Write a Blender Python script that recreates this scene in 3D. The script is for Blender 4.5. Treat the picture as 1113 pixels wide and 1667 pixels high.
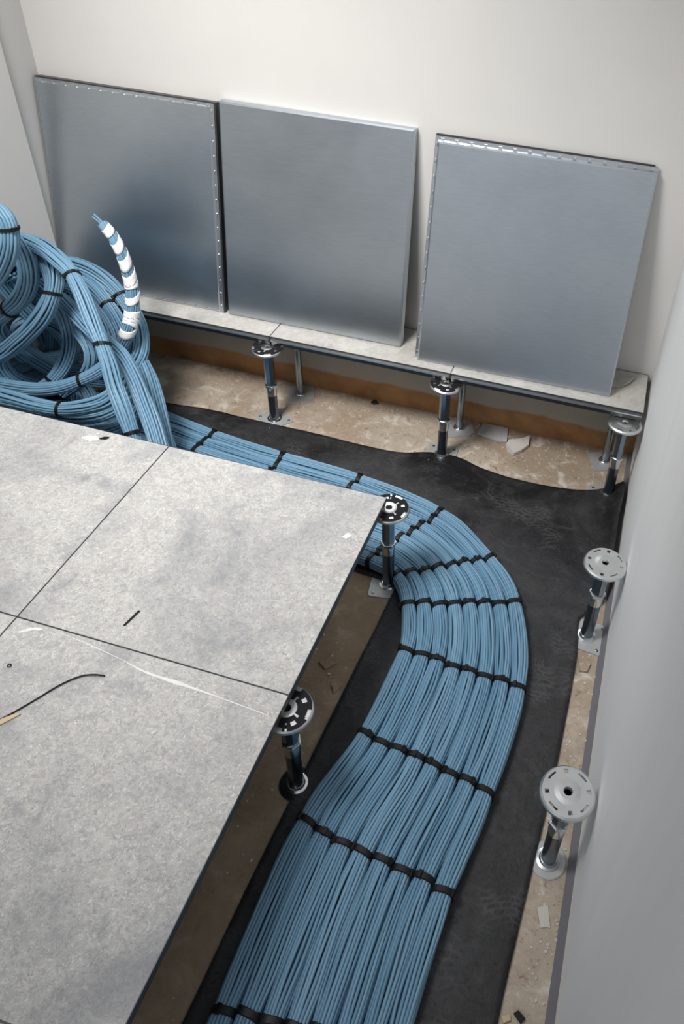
import bpy, bmesh, math, random
from mathutils import Vector, Matrix, noise

for o in list(bpy.data.objects):
    bpy.data.objects.remove(o, do_unlink=True)
SC = bpy.context.scene
COL = SC.collection

# ------------------------------------------------------------------ camera
cam_data = bpy.data.cameras.new('camera')
cam = bpy.data.objects.new('camera', cam_data)
COL.objects.link(cam)
yaw, pitch, roll = -0.2158, 0.653, 0.0767
fwd = Vector((math.sin(yaw) * math.cos(pitch), math.cos(yaw) * math.cos(pitch), -math.sin(pitch)))
rgt = fwd.cross(Vector((0, 0, 1))).normalized()
upv = rgt.cross(fwd)
r2 = rgt * math.cos(roll) + upv * math.sin(roll)
u2 = upv * math.cos(roll) - rgt * math.sin(roll)
cam.matrix_world = Matrix(((r2.x, u2.x, -fwd.x, 1.0909), (r2.y, u2.y, -fwd.y, -0.7873),
                           (r2.z, u2.z, -fwd.z, 1.770), (0, 0, 0, 1)))
cam_data.sensor_fit = 'HORIZONTAL'
cam_data.sensor_width = 36.0
cam_data.lens = 1266.4 / 1113.0 * 36.0
cam_data.shift_x = -0.1696
cam_data.shift_y = -0.1536
cam_data.clip_start = 0.02
SC.camera = cam

# ------------------------------------------------------------------ world, lamps, exposure
W = bpy.data.worlds.new('room_light')
SC.world = W
W.use_nodes = True
W.node_tree.nodes['Background'].inputs[0].default_value = (0.93, 0.96, 1.0, 1)
W.node_tree.nodes['Background'].inputs[1].default_value = 0.52
def area(name, loc, target, sx, sy, power, color, spread=math.pi):
    d = bpy.data.lights.new(name, 'AREA')
    d.shape = 'RECTANGLE'; d.size = sx; d.size_y = sy
    d.energy = power; d.color = color; d.spread = spread
    o = bpy.data.objects.new(name, d); COL.objects.link(o)
    o.location = loc
    o.rotation_euler = (Vector(target) - Vector(loc)).to_track_quat('-Z', 'Y').to_euler()
    return o
area('ceiling_lamp', (-0.15, -0.05, 2.55), (0.12, 0.95, 0.4), 0.7, 0.5, 19, (1.0, 0.975, 0.94), math.radians(88))
vs = SC.view_settings
vs.view_transform = 'Standard'; vs.look = 'None'
vs.exposure = 0.0; vs.gamma = 1.0; vs.use_curve_mapping = False

# ------------------------------------------------------------------ materials
class N:
    """tiny node-graph helper"""
    def __init__(self, name):
        self.m = bpy.data.materials.new(name); self.m.use_nodes = True
        self.t = self.m.node_tree; self.b = self.t.nodes['Principled BSDF']
    def node(self, typ, **kw):
        n = self.t.nodes.new(typ)
        for k, v in kw.items():
            if k in n.inputs.keys():
                if hasattr(v, 'is_output') or isinstance(v, bpy.types.NodeSocket): self.t.links.new(v, n.inputs[k])
                else: n.inputs[k].default_value = v
            else: setattr(n, k, v)
        return n
    def link(self, a, b): self.t.links.new(a, b)
    def coord(self, scale=(1, 1, 1), per_object=False):
        tc = self.node('ShaderNodeTexCoord')
        mp = self.node('ShaderNodeMapping')
        self.link(tc.outputs['Object'], mp.inputs['Vector'])
        mp.inputs['Scale'].default_value = scale
        if per_object:
            oi = self.node('ShaderNodeObjectInfo')
            mu = self.node('ShaderNodeMath', operation='MULTIPLY'); self.link(oi.outputs['Random'], mu.inputs[0]); mu.inputs[1].default_value = 37.0
            cb = self.node('ShaderNodeCombineXYZ'); 
            for k in range(3): self.link(mu.outputs[0], cb.inputs[k])
            self.link(cb.outputs[0], mp.inputs['Location'])
        return mp.outputs[0]
    def noise(self, vec, scale, detail=4, rough=0.55, dist=0.0):
        n = self.node('ShaderNodeTexNoise'); self.link(vec, n.inputs['Vector'])
        n.inputs['Scale'].default_value = scale; n.inputs['Detail'].default_value = detail
        n.inputs['Roughness'].default_value = rough; n.inputs['Distortion'].default_value = dist
        return n.outputs['Fac']
    def ramp(self, fac, stops):
        r = self.node('ShaderNodeValToRGB'); self.link(fac, r.inputs[0])
        e = r.color_ramp.elements
        while len(e) < len(stops): e.new(0.5)
        for k, (p, c) in enumerate(stops):
            e[k].position = p; e[k].color = (c, c, c, 1) if isinstance(c, (int, float)) else (*c, 1)
        return r.outputs[0]
    def mix(self, fac, a, b, mode='MIX'):
        n = self.node('ShaderNodeMix', data_type='RGBA', blend_type=mode)
        for s, v in ((0, fac), (6, a), (7, b)):
            if isinstance(v, bpy.types.NodeSocket): self.link(v, n.inputs[s])
            elif isinstance(v, (int, float)): n.inputs[s].default_value = v if s == 0 else (v, v, v, 1)
            else: n.inputs[s].default_value = (*v, 1)
        return n.outputs[2]
    def bump(self, fac, strength, dist=0.002):
        n = self.node('ShaderNodeBump'); n.inputs['Strength'].default_value = strength; n.inputs['Distance'].default_value = dist
        self.link(fac, n.inputs['Height']); self.link(n.outputs[0], self.b.inputs['Normal'])
    def base(self, v):
        if isinstance(v, bpy.types.NodeSocket): self.link(v, self.b.inputs['Base Color'])
        else: self.b.inputs['Base Color'].default_value = (*v, 1)
    def set(self, rough=0.5, metal=0.0, spec=0.5):
        if isinstance(rough, bpy.types.NodeSocket): self.link(rough, self.b.inputs['Roughness'])
        else: self.b.inputs['Roughness'].default_value = rough
        self.b.inputs['Metallic'].default_value = metal
        self.b.inputs['Specular IOR Level'].default_value = spec
        return self.m

def plain(name, col, rough=0.5, metal=0.0, spec=0.5, var=0.12, scale=30):
    g = N(name); v = g.coord()
    f = g.noise(v, scale)
    g.base(g.mix(f, tuple(c * (1 - var) for c in col), tuple(min(1, c * (1 + var)) for c in col)))
    return g.set(rough, metal, spec)

def mat_wall(name, col, streak):
    g = N(name); v = g.coord(streak); v1 = g.coord()
    f = g.noise(v, 3.0, 5, 0.6); f2 = g.noise(v1, 1.4, 3)
    a = g.mix(g.ramp(f, [(0.35, 0.0), (0.7, 1.0)]), tuple(c * 0.95 for c in col), col)
    a = g.mix(g.ramp(f2, [(0.3, 0.0), (0.75, 0.35)]), a, tuple(c * 0.88 for c in col))
    g.base(a); g.bump(g.noise(v1, 55, 4, 0.6), 0.12, 0.002)
    return g.set(0.62, 0, 0.35)

M = {}
M['wall'] = mat_wall('painted_back_wall', (0.74, 0.725, 0.70), (1, 1, 1))
M['wall_l'] = mat_wall('painted_left_wall', (0.66, 0.65, 0.63), (1, 1, 1))
M['wall_r'] = mat_wall('painted_right_wall', (0.83, 0.835, 0.845), (6, 6, 0.5))
M['curb'] = plain('grey_curb_paint', (0.16, 0.16, 0.185), 0.6)

def mat_laminate():
    g = N('speckled_laminate'); v = g.coord((1, 1, 1), True)
    fine = g.noise(v, 190, 3, 0.7, 1.2); mid = g.noise(v, 48, 4, 0.65, 1.6); big = g.noise(v, 4.2, 5, 0.62, 0.6); big2 = g.noise(v, 9.0, 4, 0.6, 1.0)
    vo = g.node('ShaderNodeTexVoronoi'); g.link(v, vo.inputs['Vector']); vo.inputs['Scale'].default_value = 85
    c = g.mix(g.ramp(mid, [(0.36, 0.0), (0.62, 1.0)]), (0.375, 0.37, 0.366), (0.51, 0.505, 0.488))
    c = g.mix(g.ramp(fine, [(0.56, 0.0), (0.64, 0.85)]), c, (0.68, 0.67, 0.65))
    c = g.mix(g.ramp(fine, [(0.33, 0.85), (0.43, 0.0)]), c, (0.25, 0.25, 0.265))
    c = g.mix(g.ramp(vo.outputs['Color'], [(0.80, 0.0), (0.9, 0.22)]), c, (0.66, 0.56, 0.52))
    c = g.mix(g.ramp(big, [(0.46, 0.0), (0.72, 0.75)]), c, (0.22, 0.23, 0.255))
    c = g.mix(g.ramp(big2, [(0.60, 0.0), (0.74, 0.55)]), c, (0.20, 0.205, 0.23))
    c = g.mix(g.ramp(big2, [(0.24, 0.5), (0.36, 0.0)]), c, (0.60, 0.60, 0.57))
    g.base(c); g.bump(mid, 0.10, 0.001)
    return g.set(0.55, 0, 0.35)
M['laminate'] = mat_laminate()
def mat_shelf():
    g = N('worn_laminate'); v = g.coord((1, 1, 1), True)
    mid = g.noise(v, 70, 4, 0.65, 1.0); big = g.noise(v, 9, 5, 0.65, 0.5)
    c = g.mix(g.ramp(mid, [(0.36, 0.0), (0.64, 1.0)]), (0.40, 0.385, 0.36), (0.50, 0.485, 0.455))
    c = g.mix(g.ramp(big, [(0.50, 0.0), (0.72, 0.7)]), c, (0.62, 0.61, 0.59))
    c = g.mix(g.ramp(big, [(0.30, 0.6), (0.42, 0.0)]), c, (0.26, 0.25, 0.24))
    g.base(c); return g.set(0.6, 0, 0.3)
M['shelf'] = mat_shelf()

def mat_concrete():
    g = N('dusty_concrete'); v = g.coord()
    big = g.noise(v, 2.6, 5, 0.6, 0.5); mid = g.noise(v, 14, 5, 0.65, 0.8); fine = g.noise(v, 90, 4, 0.7)
    c = g.mix(g.ramp(mid, [(0.3, 0.0), (0.7, 1.0)]), (0.36, 0.295, 0.23), (0.53, 0.46, 0.38))
    c = g.mix(g.ramp(big, [(0.42, 0.8), (0.56, 0.0)]), c, (0.33, 0.25, 0.18))
    c = g.mix(g.ramp(mid, [(0.56, 0.0), (0.66, 0.75)]), c, (0.64, 0.60, 0.54))
    c = g.mix(g.ramp(g.noise(v, 34, 4, 0.7, 0.6), [(0.33, 0.75), (0.41, 0.0)]), c, (0.22, 0.165, 0.12))
    c = g.mix(g.ramp(g.noise(v, 60, 5, 0.75, 1.5), [(0.58, 0.0), (0.66, 0.6)]), c, (0.68, 0.64, 0.58))
    c = g.mix(g.ramp(fine, [(0.29, 0.85), (0.37, 0.0)]), c, (0.10, 0.075, 0.055))
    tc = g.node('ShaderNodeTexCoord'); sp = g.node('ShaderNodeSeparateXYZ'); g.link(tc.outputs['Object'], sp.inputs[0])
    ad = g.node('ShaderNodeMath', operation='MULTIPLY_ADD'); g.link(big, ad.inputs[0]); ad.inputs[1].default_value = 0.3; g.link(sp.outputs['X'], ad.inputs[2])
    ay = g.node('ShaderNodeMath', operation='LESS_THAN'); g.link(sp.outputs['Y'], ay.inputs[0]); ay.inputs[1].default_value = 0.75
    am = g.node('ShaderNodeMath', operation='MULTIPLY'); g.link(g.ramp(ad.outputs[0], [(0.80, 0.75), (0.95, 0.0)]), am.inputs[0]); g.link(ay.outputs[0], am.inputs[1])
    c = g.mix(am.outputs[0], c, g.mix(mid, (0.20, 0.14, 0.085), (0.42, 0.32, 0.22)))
    g.base(c); g.bump(g.noise(v, 30, 6, 0.7), 0.9, 0.006)
    return g.set(0.85, 0, 0.2)
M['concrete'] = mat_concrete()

def mat_lower_wall():
    g = N('stained_plinth'); v = g.coord()
    tc = g.node('ShaderNodeTexCoord'); sp = g.node('ShaderNodeSeparateXYZ'); g.link(tc.outputs['Object'], sp.inputs[0])
    n1 = g.noise(g.coord((1, 1, 0.4)), 5, 5, 0.6); 
    a = g.node('ShaderNodeMath', operation='MULTIPLY'); g.link(n1, a.inputs[0]); a.inputs[1].default_value = 0.04
    s = g.node('ShaderNodeMath', operation='ADD'); g.link(sp.outputs['Z'], s.inputs[0]); g.link(a.outputs[0], s.inputs[1])
    k = g.ramp(s.outputs[0], [(0.098, 1.0), (0.108, 0.0)])
    n2 = g.noise(v, 9, 4, 0.6)
    up = g.mix(n2, (0.34, 0.31, 0.26), (0.48, 0.44, 0.38))
    br = g.mix(g.ramp(n2, [(0.3, 0.0), (0.7, 1.0)]), (0.27, 0.135, 0.055), (0.50, 0.27, 0.12))
    g.base(g.mix(k, up, br)); g.bump(g.noise(v, 35), 0.3, 0.003)
    return g.set(0.6, 0, 0.35)
M['plinth'] = mat_lower_wall()

def mat_galv(name, lo, hi, rough, per=True):
    g = N(name); v = g.coord((1, 1, 1), per); vs_ = g.coord((1, 1, 10), per)
    n1 = g.noise(v, 5, 4, 0.6); n2 = g.noise(vs_, 22, 4, 0.7); n3 = g.noise(v, 130, 2, 0.6)
    c = g.mix(g.ramp(n1, [(0.25, 0.0), (0.75, 1.0)]), lo, hi)
    c = g.mix(g.ramp(n2, [(0.35, 0.0), (0.75, 0.35)]), c, tuple(min(1, x * 1.25) for x in hi))
    c = g.mix(g.ramp(n3, [(0.70, 0.0), (0.76, 0.5)]), c, (0.72, 0.74, 0.76))
    g.base(c)
    r = g.ramp(n1, [(0.3, rough * 0.95), (0.7, rough * 1.08)])
    g.bump(n2, 0.06, 0.001)
    return g.set(r, 1.0, 0.5)
M['galv'] = mat_galv('galvanised_sheet', (0.475, 0.52, 0.565), (0.53, 0.575, 0.615), 0.34)
M['galv_edge'] = mat_galv('galvanised_flange', (0.45, 0.47, 0.49), (0.60, 0.62, 0.64), 0.34)
M['zinc'] = mat_galv('zinc_plate', (0.62, 0.64, 0.645), (0.80, 0.81, 0.80), 0.36, False)
M['plate'] = plain('dull_zinc_plate', (0.46, 0.47, 0.475), 0.5, 0.35, 0.4, 0.12, 25)
M['chrome'] = plain('bright_zinc', (0.78, 0.80, 0.81), 0.2, 1.0, 0.5, 0.05)
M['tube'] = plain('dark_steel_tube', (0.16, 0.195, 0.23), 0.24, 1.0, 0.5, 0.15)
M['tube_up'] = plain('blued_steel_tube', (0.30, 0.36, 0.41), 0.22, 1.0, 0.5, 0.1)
M['gasket'] = plain('black_gasket', (0.016, 0.016, 0.018), 0.75, 0, 0.12)
M['trim'] = plain('black_edge_trim', (0.03, 0.032, 0.036), 0.4)
M['pan'] = plain('dark_steel_pan', (0.10, 0.105, 0.112), 0.4, 0.7)
M['tie'] = plain('black_nylon', (0.006, 0.006, 0.007), 0.5, 0, 0.3)
M['tape'] = plain('white_tape', (0.82, 0.82, 0.82), 0.5, 0, 0.4, 0.08, 60)
M['ink'] = plain('black_ink', (0.02, 0.02, 0.022), 0.6)
M['scuff'] = plain('white_scuff', (0.72, 0.72, 0.71), 0.7)
M['rubble'] = plain('broken_plaster', (0.56, 0.545, 0.51), 0.8, 0, 0.3, 0.12, 20)
M['slate'] = plain('grey_tile_shard', (0.44, 0.45, 0.46), 0.7, 0, 0.3, 0.12, 25)
M['clear'] = plain('dusty_plastic', (0.42, 0.41, 0.38), 0.25, 0, 0.5)
M['wood'] = plain('pale_wood', (0.55, 0.44, 0.29), 0.7, 0, 0.3, 0.2, 40)
M['cable_end'] = plain('cut_cable_end', (0.45, 0.50, 0.54), 0.5)

def mat_mat():
    g = N('dusty_black_rubber'); v = g.coord()
    big = g.noise(v, 3.2, 6, 0.62, 0.9); mid = g.noise(v, 16, 5, 0.7, 1.2); fine = g.noise(v, 120, 3, 0.7)
    c = g.mix(g.ramp(big, [(0.38, 0.0), (0.66, 1.0)]), (0.011, 0.011, 0.013), (0.044, 0.045, 0.048))
    c = g.mix(g.ramp(mid, [(0.52, 0.0), (0.72, 0.55)]), c, (0.068, 0.069, 0.073))
    c = g.mix(g.ramp(g.noise(v, 38, 5, 0.75, 2.5), [(0.36, 0.8), (0.46, 0.0)]), c, (0.012, 0.012, 0.013))
    c = g.mix(g.ramp(fine, [(0.72, 0.0), (0.80, 0.8)]), c, (0.16, 0.15, 0.14))
    br = g.node('ShaderNodeTexBrick'); mp = g.coord((1, 1, 1)); nz = g.node('ShaderNodeTexNoise'); g.link(mp, nz.inputs['Vector']); nz.inputs['Scale'].default_value = 6
    va = g.node('ShaderNodeVectorMath', operation='MULTIPLY_ADD'); g.link(nz.outputs['Color'], va.inputs[0]); va.inputs[1].default_value = (0.16, 0.16, 0); g.link(mp, va.inputs[2]); g.link(va.outputs[0], br.inputs['Vector'])
    br.inputs['Scale'].default_value = 19; br.inputs['Mortar Size'].default_value = 0.05; br.inputs['Color1'].default_value = (0, 0, 0, 1); br.inputs['Color2'].default_value = (0.3, 0.3, 0.3, 1); br.inputs['Mortar'].default_value = (1, 1, 1, 1)
    pm = g.mix(g.ramp(g.noise(v, 5.5, 3, 0.5, 0.4), [(0.56, 0.0), (0.66, 1.0)]), (0, 0, 0), br.outputs['Color'])
    c = g.mix(pm, c, g.mix(0.26, c, (0.15, 0.15, 0.155)))
    g.base(c); g.bump(g.mix(0.5, mid, g.noise(v, 44, 5, 0.7, 2.0)), 0.8, 0.006)
    return g.set(g.ramp(big, [(0.35, 0.42), (0.7, 0.7)]), 0, 0.4)
M['mat'] = mat_mat()

def mat_cable():
    g = N('blue_cable_jacket')
    ge = g.node('ShaderNodeNewGeometry')
    c = g.ramp(ge.outputs['Random Per Island'], [(0.0, (0.105, 0.225, 0.340)), (0.5, (0.140, 0.275, 0.400)), (1.0, (0.180, 0.325, 0.455))])
    g.base(c)
    return g.set(0.42, 0, 0.4)
M['cable'] = mat_cable()

# ------------------------------------------------------------------ mesh helpers
class MB:
    def __init__(self): self.v = []; self.f = []
    def add(self, vs_, fs):
        o = len(self.v); self.v += [tuple(p) for p in vs_]; self.f += [tuple(i + o for i in q) for q in fs]
    def box(self, x0, x1, y0, y1, z0, z1):
        self.add([(x0, y0, z0), (x1, y0, z0), (x1, y1, z0), (x0, y1, z0), (x0, y0, z1), (x1, y0, z1), (x1, y1, z1), (x0, y1, z1)],
                 [(0, 3, 2, 1), (4, 5, 6, 7), (0, 1, 5, 4), (1, 2, 6, 5), (2, 3, 7, 6), (3, 0, 4, 7)])
    def lathe(self, prof, n=24, c=(0, 0, 0), close=False, phase=0.0, caps=True):
        o = []
        for (r, z) in prof:
            for k in range(n):
                a = 2 * math.pi * k / n + phase
                o.append((c[0] + r * math.cos(a), c[1] + r * math.sin(a), c[2] + z))
        fs = []
        m = len(prof)
        for i in range(m if close else m - 1):
            i2 = (i + 1) % m
            for k in range(n):
                k2 = (k + 1) % n
                fs.append((i * n + k, i * n + k2, i2 * n + k2, i2 * n + k))
        if not close and caps:
            fs.append(tuple(range(n))[::-1]); fs.append(tuple((m - 1) * n + k for k in range(n)))
        self.add(o, fs)
    def tube(self, pts, r, n=8, caps=True):
        """pts: Vectors; r: number or list"""
        o = []; fs = []
        fr = frames(pts)
        for i, (p, (t, a, b)) in enumerate(zip(pts, fr)):
            rr = r[i] if isinstance(r, (list, tuple)) else r
            for k in range(n):
                q = 2 * math.pi * k / n
                o.append(p + (a * math.cos(q) + b * math.sin(q)) * rr)
        m = len(pts)
        for i in range(m - 1):
            for k in range(n):
                k2 = (k + 1) % n
                fs.append((i * n + k, i * n + k2, (i + 1) * n + k2, (i + 1) * n + k))
        if caps:
            fs.append(tuple(range(n))[::-1]); fs.append(tuple((m - 1) * n + k for k in range(n)))
        self.add(o, fs)
    def prism(self, poly, z0, z1, jitter=0.0):
        n = len(poly)
        self.add([(x, y, z0) for x, y in poly] + [(x, y, z1 + random.uniform(-jitter, jitter)) for x, y in poly],
                 [tuple(range(n))[::-1], tuple(range(n, 2 * n))] + [(k, (k + 1) % n, n + (k + 1) % n, n + k) for k in range(n)])
    def build(self, name, mat, parent=None, smooth=False, bevel=0.0, auto=None):
        me = bpy.data.meshes.new(name); me.from_pydata(self.v, [], self.f); me.update()
        if smooth:
            for p in me.polygons: p.use_smooth = True
        o = bpy.data.objects.new(name, me); COL.objects.link(o)
        me.materials.append(M[mat] if isinstance(mat, str) else mat)
        if auto is not None:
            bm = bmesh.new(); bm.from_mesh(me)
            for e in bm.edges:
                if len(e.link_faces) == 2 and e.calc_face_angle(0) > auto: e.smooth = False
            bm.to_mesh(me); bm.free()
        if bevel:
            md = o.modifiers.new('bevel', 'BEVEL'); md.width = bevel; md.segments = 2; md.limit_method = 'ANGLE'
        if parent: o.parent = parent
        return o

def frames(pts):
    n = len(pts); T = []
    for i in range(n):
        T.append((pts[min(i + 1, n - 1)] - pts[max(i - 1, 0)]).normalized())
    a = T[0].cross(Vector((0, 0, 1)))
    if a.length < 0.05: a = T[0].cross(Vector((0, 1, 0)))
    a.normalize(); out = []
    for i in range(n):
        a = (a - T[i] * a.dot(T[i])).normalized()
        out.append((T[i], a, T[i].cross(a)))
    return out

def catmull(P, per=12):
    P = [Vector(p) for p in P]
    Q = [P[0] * 2 - P[1]] + P + [P[-1] * 2 - P[-2]]
    out = []
    for i in range(1, len(Q) - 2):
        p0, p1, p2, p3 = Q[i - 1], Q[i], Q[i + 1], Q[i + 2]
        for k in range(per):
            t = k / per
            out.append(0.5 * ((2 * p1) + (p2 - p0) * t + (2 * p0 - 5 * p1 + 4 * p2 - p3) * t * t + (3 * p1 - p0 - 3 * p2 + p3) * t ** 3))
    out.append(P[-1]); return out

def resample(pts, ds):
    L = [0.0]
    for a, b in zip(pts, pts[1:]): L.append(L[-1] + (b - a).length)
    n = max(2, int(L[-1] / ds)); out = []; j = 0
    for k in range(n + 1):
        s = L[-1] * k / n
        while j < len(L) - 2 and L[j + 1] < s: j += 1
        w = (s - L[j]) / max(1e-9, L[j + 1] - L[j]); out.append(pts[j].lerp(pts[j + 1], w))
    return out, L[-1]

def tag(o, label=None, cat=None, group=None, kind=None):
    if label: o['label'] = label
    if cat: o['category'] = cat
    if group: o['group'] = group
    if kind: o['kind'] = kind
    return o
def thing(name, loc, label, cat, group=None, rz=0.0):
    o = bpy.data.objects.new(name, None); COL.objects.link(o)
    o.empty_display_size = 0.05; o.location = loc; o.rotation_euler = (0, 0, rz)
    return tag(o, label, cat, group)
def struct(name, mb, mat, label=None, **kw):
    o = mb.build(name, mat, **kw); o['kind'] = 'structure'
    if label: o['label'] = label
    return o

FT = 0.345          # top of the raised floor above the subfloor
XR, YB, XL = 1.25, 1.41, -0.845

# ------------------------------------------------------------------ the room
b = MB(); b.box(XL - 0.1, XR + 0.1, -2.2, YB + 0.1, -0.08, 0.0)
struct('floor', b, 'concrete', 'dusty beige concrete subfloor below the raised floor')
b = MB(); b.box(XL - 0.1, XR + 0.1, YB, YB + 0.1, 0.318, 2.8)
struct('wall_back', b, 'wall', 'off-white painted back wall behind the metal panels')
b = MB(); b.box(XL - 0.1, XR + 0.1, YB, YB + 0.098, 0.0, 0.318)
struct('baseboard_back', b, 'plinth', 'rust-brown stained wall strip below the floor ledge')
b = MB(); b.box(XR, XR + 0.1, -2.2, YB, 0.022, 2.8)
struct('wall_right', b, 'wall_r', 'grey painted right wall')
b = MB(); b.add([(1.234, -2.2, 0), (XR + 0.1, -2.2, 0), (XR + 0.1, -2.2, 0.022), (XR + 0.001, -2.2, 0.022), (1.234, YB, 0), (XR + 0.1, YB, 0), (XR + 0.1, YB, 0.022), (XR + 0.001, YB, 0.022)],
    [(0, 1, 2, 3), (7, 6, 5, 4), (0, 3, 7, 4), (3, 2, 6, 7), (1, 0, 4, 5), (2, 1, 5, 6)])
struct('baseboard_right', b, 'curb', 'dark grey unpainted strip along the foot of the right wall')
b = MB(); b.box(XL - 0.1, XL, -2.2, YB, 0.0, 2.8)
struct('wall_left', b, 'wall_l', 'light grey left wall')
b = MB(); b.box(XL, XL + 0.018, -2.2, 1.272, FT, 2.8)
struct('trim_1', b, 'wall', 'paler lining board on the left wall, ending just before the corner', bevel=0.003)

# ------------------------------------------------------------------ black mat
def rubber_mat():
    outer = [(-0.677, 1.123), (-0.424, 1.134), (-0.273, 1.149), (-0.056, 1.150), (0.154, 1.151), (0.340, 1.146), (0.472, 1.152), (0.571, 1.186),
             (0.669, 1.193), (0.776, 1.160), (0.927, 1.148), (1.091, 1.163), (1.231, 1.205), (1.232, 1.042), (1.232, 0.892), (1.231, 0.733), (1.173, 0.649), (1.176, 0.566), (1.180, 0.479),
             (1.176, 0.202), (1.164, -0.012), (1.156, -0.169), (1.150, -0.310), (1.145, -0.739), (1.16, -1.32)]
    inner = [(-0.673, 0.632), (-0.437, 0.631), (-0.278, 0.630), (-0.067, 0.629), (0.130, 0.623), (0.295, 0.617), (0.398, 0.617), (0.469, 0.617),
             (0.530, 0.611), (0.580, 0.606), (0.611, 0.601), (0.636, 0.596), (0.646, 0.587), (0.645, 0.555), (0.643, 0.515), (0.641, 0.455), (0.638, 0.404), (0.635, 0.354), (0.631, 0.284),
             (0.623, 0.113), (0.615, -0.058), (0.607, -0.228), (0.601, -0.428), (0.591, -0.757), (0.60, -1.32)]
    NO = catmull([(x, y, 0) for x, y in outer], 5); NI = catmull([(x, y, 0) for x, y in inner], 5)
    nx = 40; b = MB(); V = []
    for a, c in zip(NO, NI):
        for k in range(nx + 1):
            p = a.lerp(c, k / nx)
            z = 0.0035 + 0.003 * max(0, noise.noise(Vector((p.x * 7, p.y * 7, 1.7)))) + 0.0022 * max(0, noise.noise(Vector((p.x * 22, p.y * 22, 4.2))))
            # fold running from the cables towards the wall pedestal
            d = abs((p.y - 0.635) - (p.x - 1.0) * 0.16)
            if p.x > 0.98: z += 0.009 * math.exp(-(d / 0.012) ** 2)
            if p.x > 1.165 and p.y > 0.72: z += 0.05 * ((p.x - 1.165) / 0.07) ** 2 * min(1, (p.y - 0.70) / 0.1)
            V.append((min(p.x, XR - 0.014), p.y, z))
    F = []
    for i in range(len(NO) - 1):
        for k in range(nx): F.append((i * (nx + 1) + k, i * (nx + 1) + k + 1, (i + 1) * (nx + 1) + k + 1, (i + 1) * (nx + 1) + k))
    b.add(V, F)
    o = b.build('rubber_mat', 'mat', smooth=True)
    md = o.modifiers.new('thick', 'SOLIDIFY'); md.thickness = 0.003; md.offset = 0.0
    tag(o, 'black dusty rubber mat laid on the subfloor under the blue cables', 'mat')
rubber_mat()

# ------------------------------------------------------------------ raised floor panels
def floor_panel(x0, x1, y0, y1, label, top='laminate', cat='floor panel', group='raised floor panels', name='access_panel', front=False):
    t = thing(name, (x0, y0, FT - 0.034), label, cat, group)
    w, d = x1 - x0, y1 - y0; g = 0.0007
    b = MB(); b.box(g, w - g, g, d - g, 0.029, 0.034); b.build('laminate_top', top, t, bevel=0.0006)
    # steel pan: sides slope in below a lip
    b = MB(); s = 0.004
    vs_ = [(g, g, 0.029), (w - g, g, 0.029), (w - g, d - g, 0.029), (g, d - g, 0.029), (g, g, 0.020), (w - g, g, 0.020), (w - g, d - g, 0.020), (g, d - g, 0.020),
           (g + s, g + s, 0.0), (w - g - s, g + s, 0.0), (w - g - s, d - g - s, 0.0), (g + s, d - g - s, 0.0)]
    b.add(vs_, [(0, 1, 2, 3), (4, 5, 1, 0), (5, 6, 2, 1), (6, 7, 3, 2), (7, 4, 0, 3), (8, 9, 5, 4), (9, 10, 6, 5), (10, 11, 7, 6), (11, 8, 4, 7), (11, 10, 9, 8)])
    b.build('steel_pan', 'pan', t)
    b = MB(); e = 0.0010
    b.box(g - 0.0006, w - g + 0.0006, g - 0.0006, g + e, 0.0285, 0.0342); b.box(g - 0.0006, w - g + 0.0006, d - g - e, d - g + 0.0006, 0.0285, 0.0342)
    b.box(g - 0.0006, g + e, g + e, d - g - e, 0.0285, 0.0342); b.box(w - g - e, w - g + 0.0006, g + e, d - g - e, 0.0285, 0.0342)
    b.build('edge_trim', 'trim', t)
    if front:
        b = MB(); b.box(0.004, w - 0.004, -0.0065, g + 0.001, 0.0205, 0.0245); b.build('bright_lip', 'zinc', t)
    return t
S = 0.6
TX = (-0.640, -0.010, 0.618); TY = (-1.197, -0.597, 0.002, 0.597)
floor_panel(TX[1], TX[2], TY[2], TY[3], 'grey speckled floor panel with a short black strip on it')
pan_c = floor_panel(TX[1], TX[2], TY[1], TY[2], 'grey speckled floor panel with a long white scuff and a black wire on it')
floor_panel(TX[0], TX[1], TY[2], TY[3], 'smudged grey floor panel below the tangled cable pile')
floor_panel(TX[0], TX[1], TY[1], TY[2], 'grey floor panel showing only a sliver at the left picture edge')
floor_panel(XL + 0.004, TX[0], TY[2], TY[3], 'unseen narrow floor panel added along the left wall to block light, beyond the left picture edge below the pile')  # out of view, added to stop light entering below the floor beside the pile
floor_panel(XL + 0.004, TX[0], TY[1], TY[2], 'unseen narrow floor panel added along the left wall to block light, beyond the left picture edge near the camera')  # second unseen panel added as a light blocker along the wall gap
floor_panel(TX[0], TX[1], TY[0], TY[1], 'grey floor panel beyond the bottom left picture corner')
floor_panel(TX[1], TX[2], TY[0], TY[1], 'grey floor panel showing only a corner at the bottom left of the picture')
Y0 = 1.193
floor_panel(XL + 0.004, -0.002, Y0, YB - 0.003, 'narrow cut floor panel ledge below the leftmost metal panel', 'shelf', 'floor panel', 'cut panels of the ledge', 'ledge_panel', True)
floor_panel(-0.002, 0.624, Y0, YB - 0.003, 'narrow cut floor panel ledge below the middle metal panel', 'shelf', 'floor panel', 'cut panels of the ledge', 'ledge_panel', True)
floor_panel(0.624, XR - 0.012, Y0, YB - 0.003, 'narrow cut floor panel ledge in the right corner with a plastic scrap on it', 'shelf', 'floor panel', 'cut panels of the ledge', 'ledge_panel', True)

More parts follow.
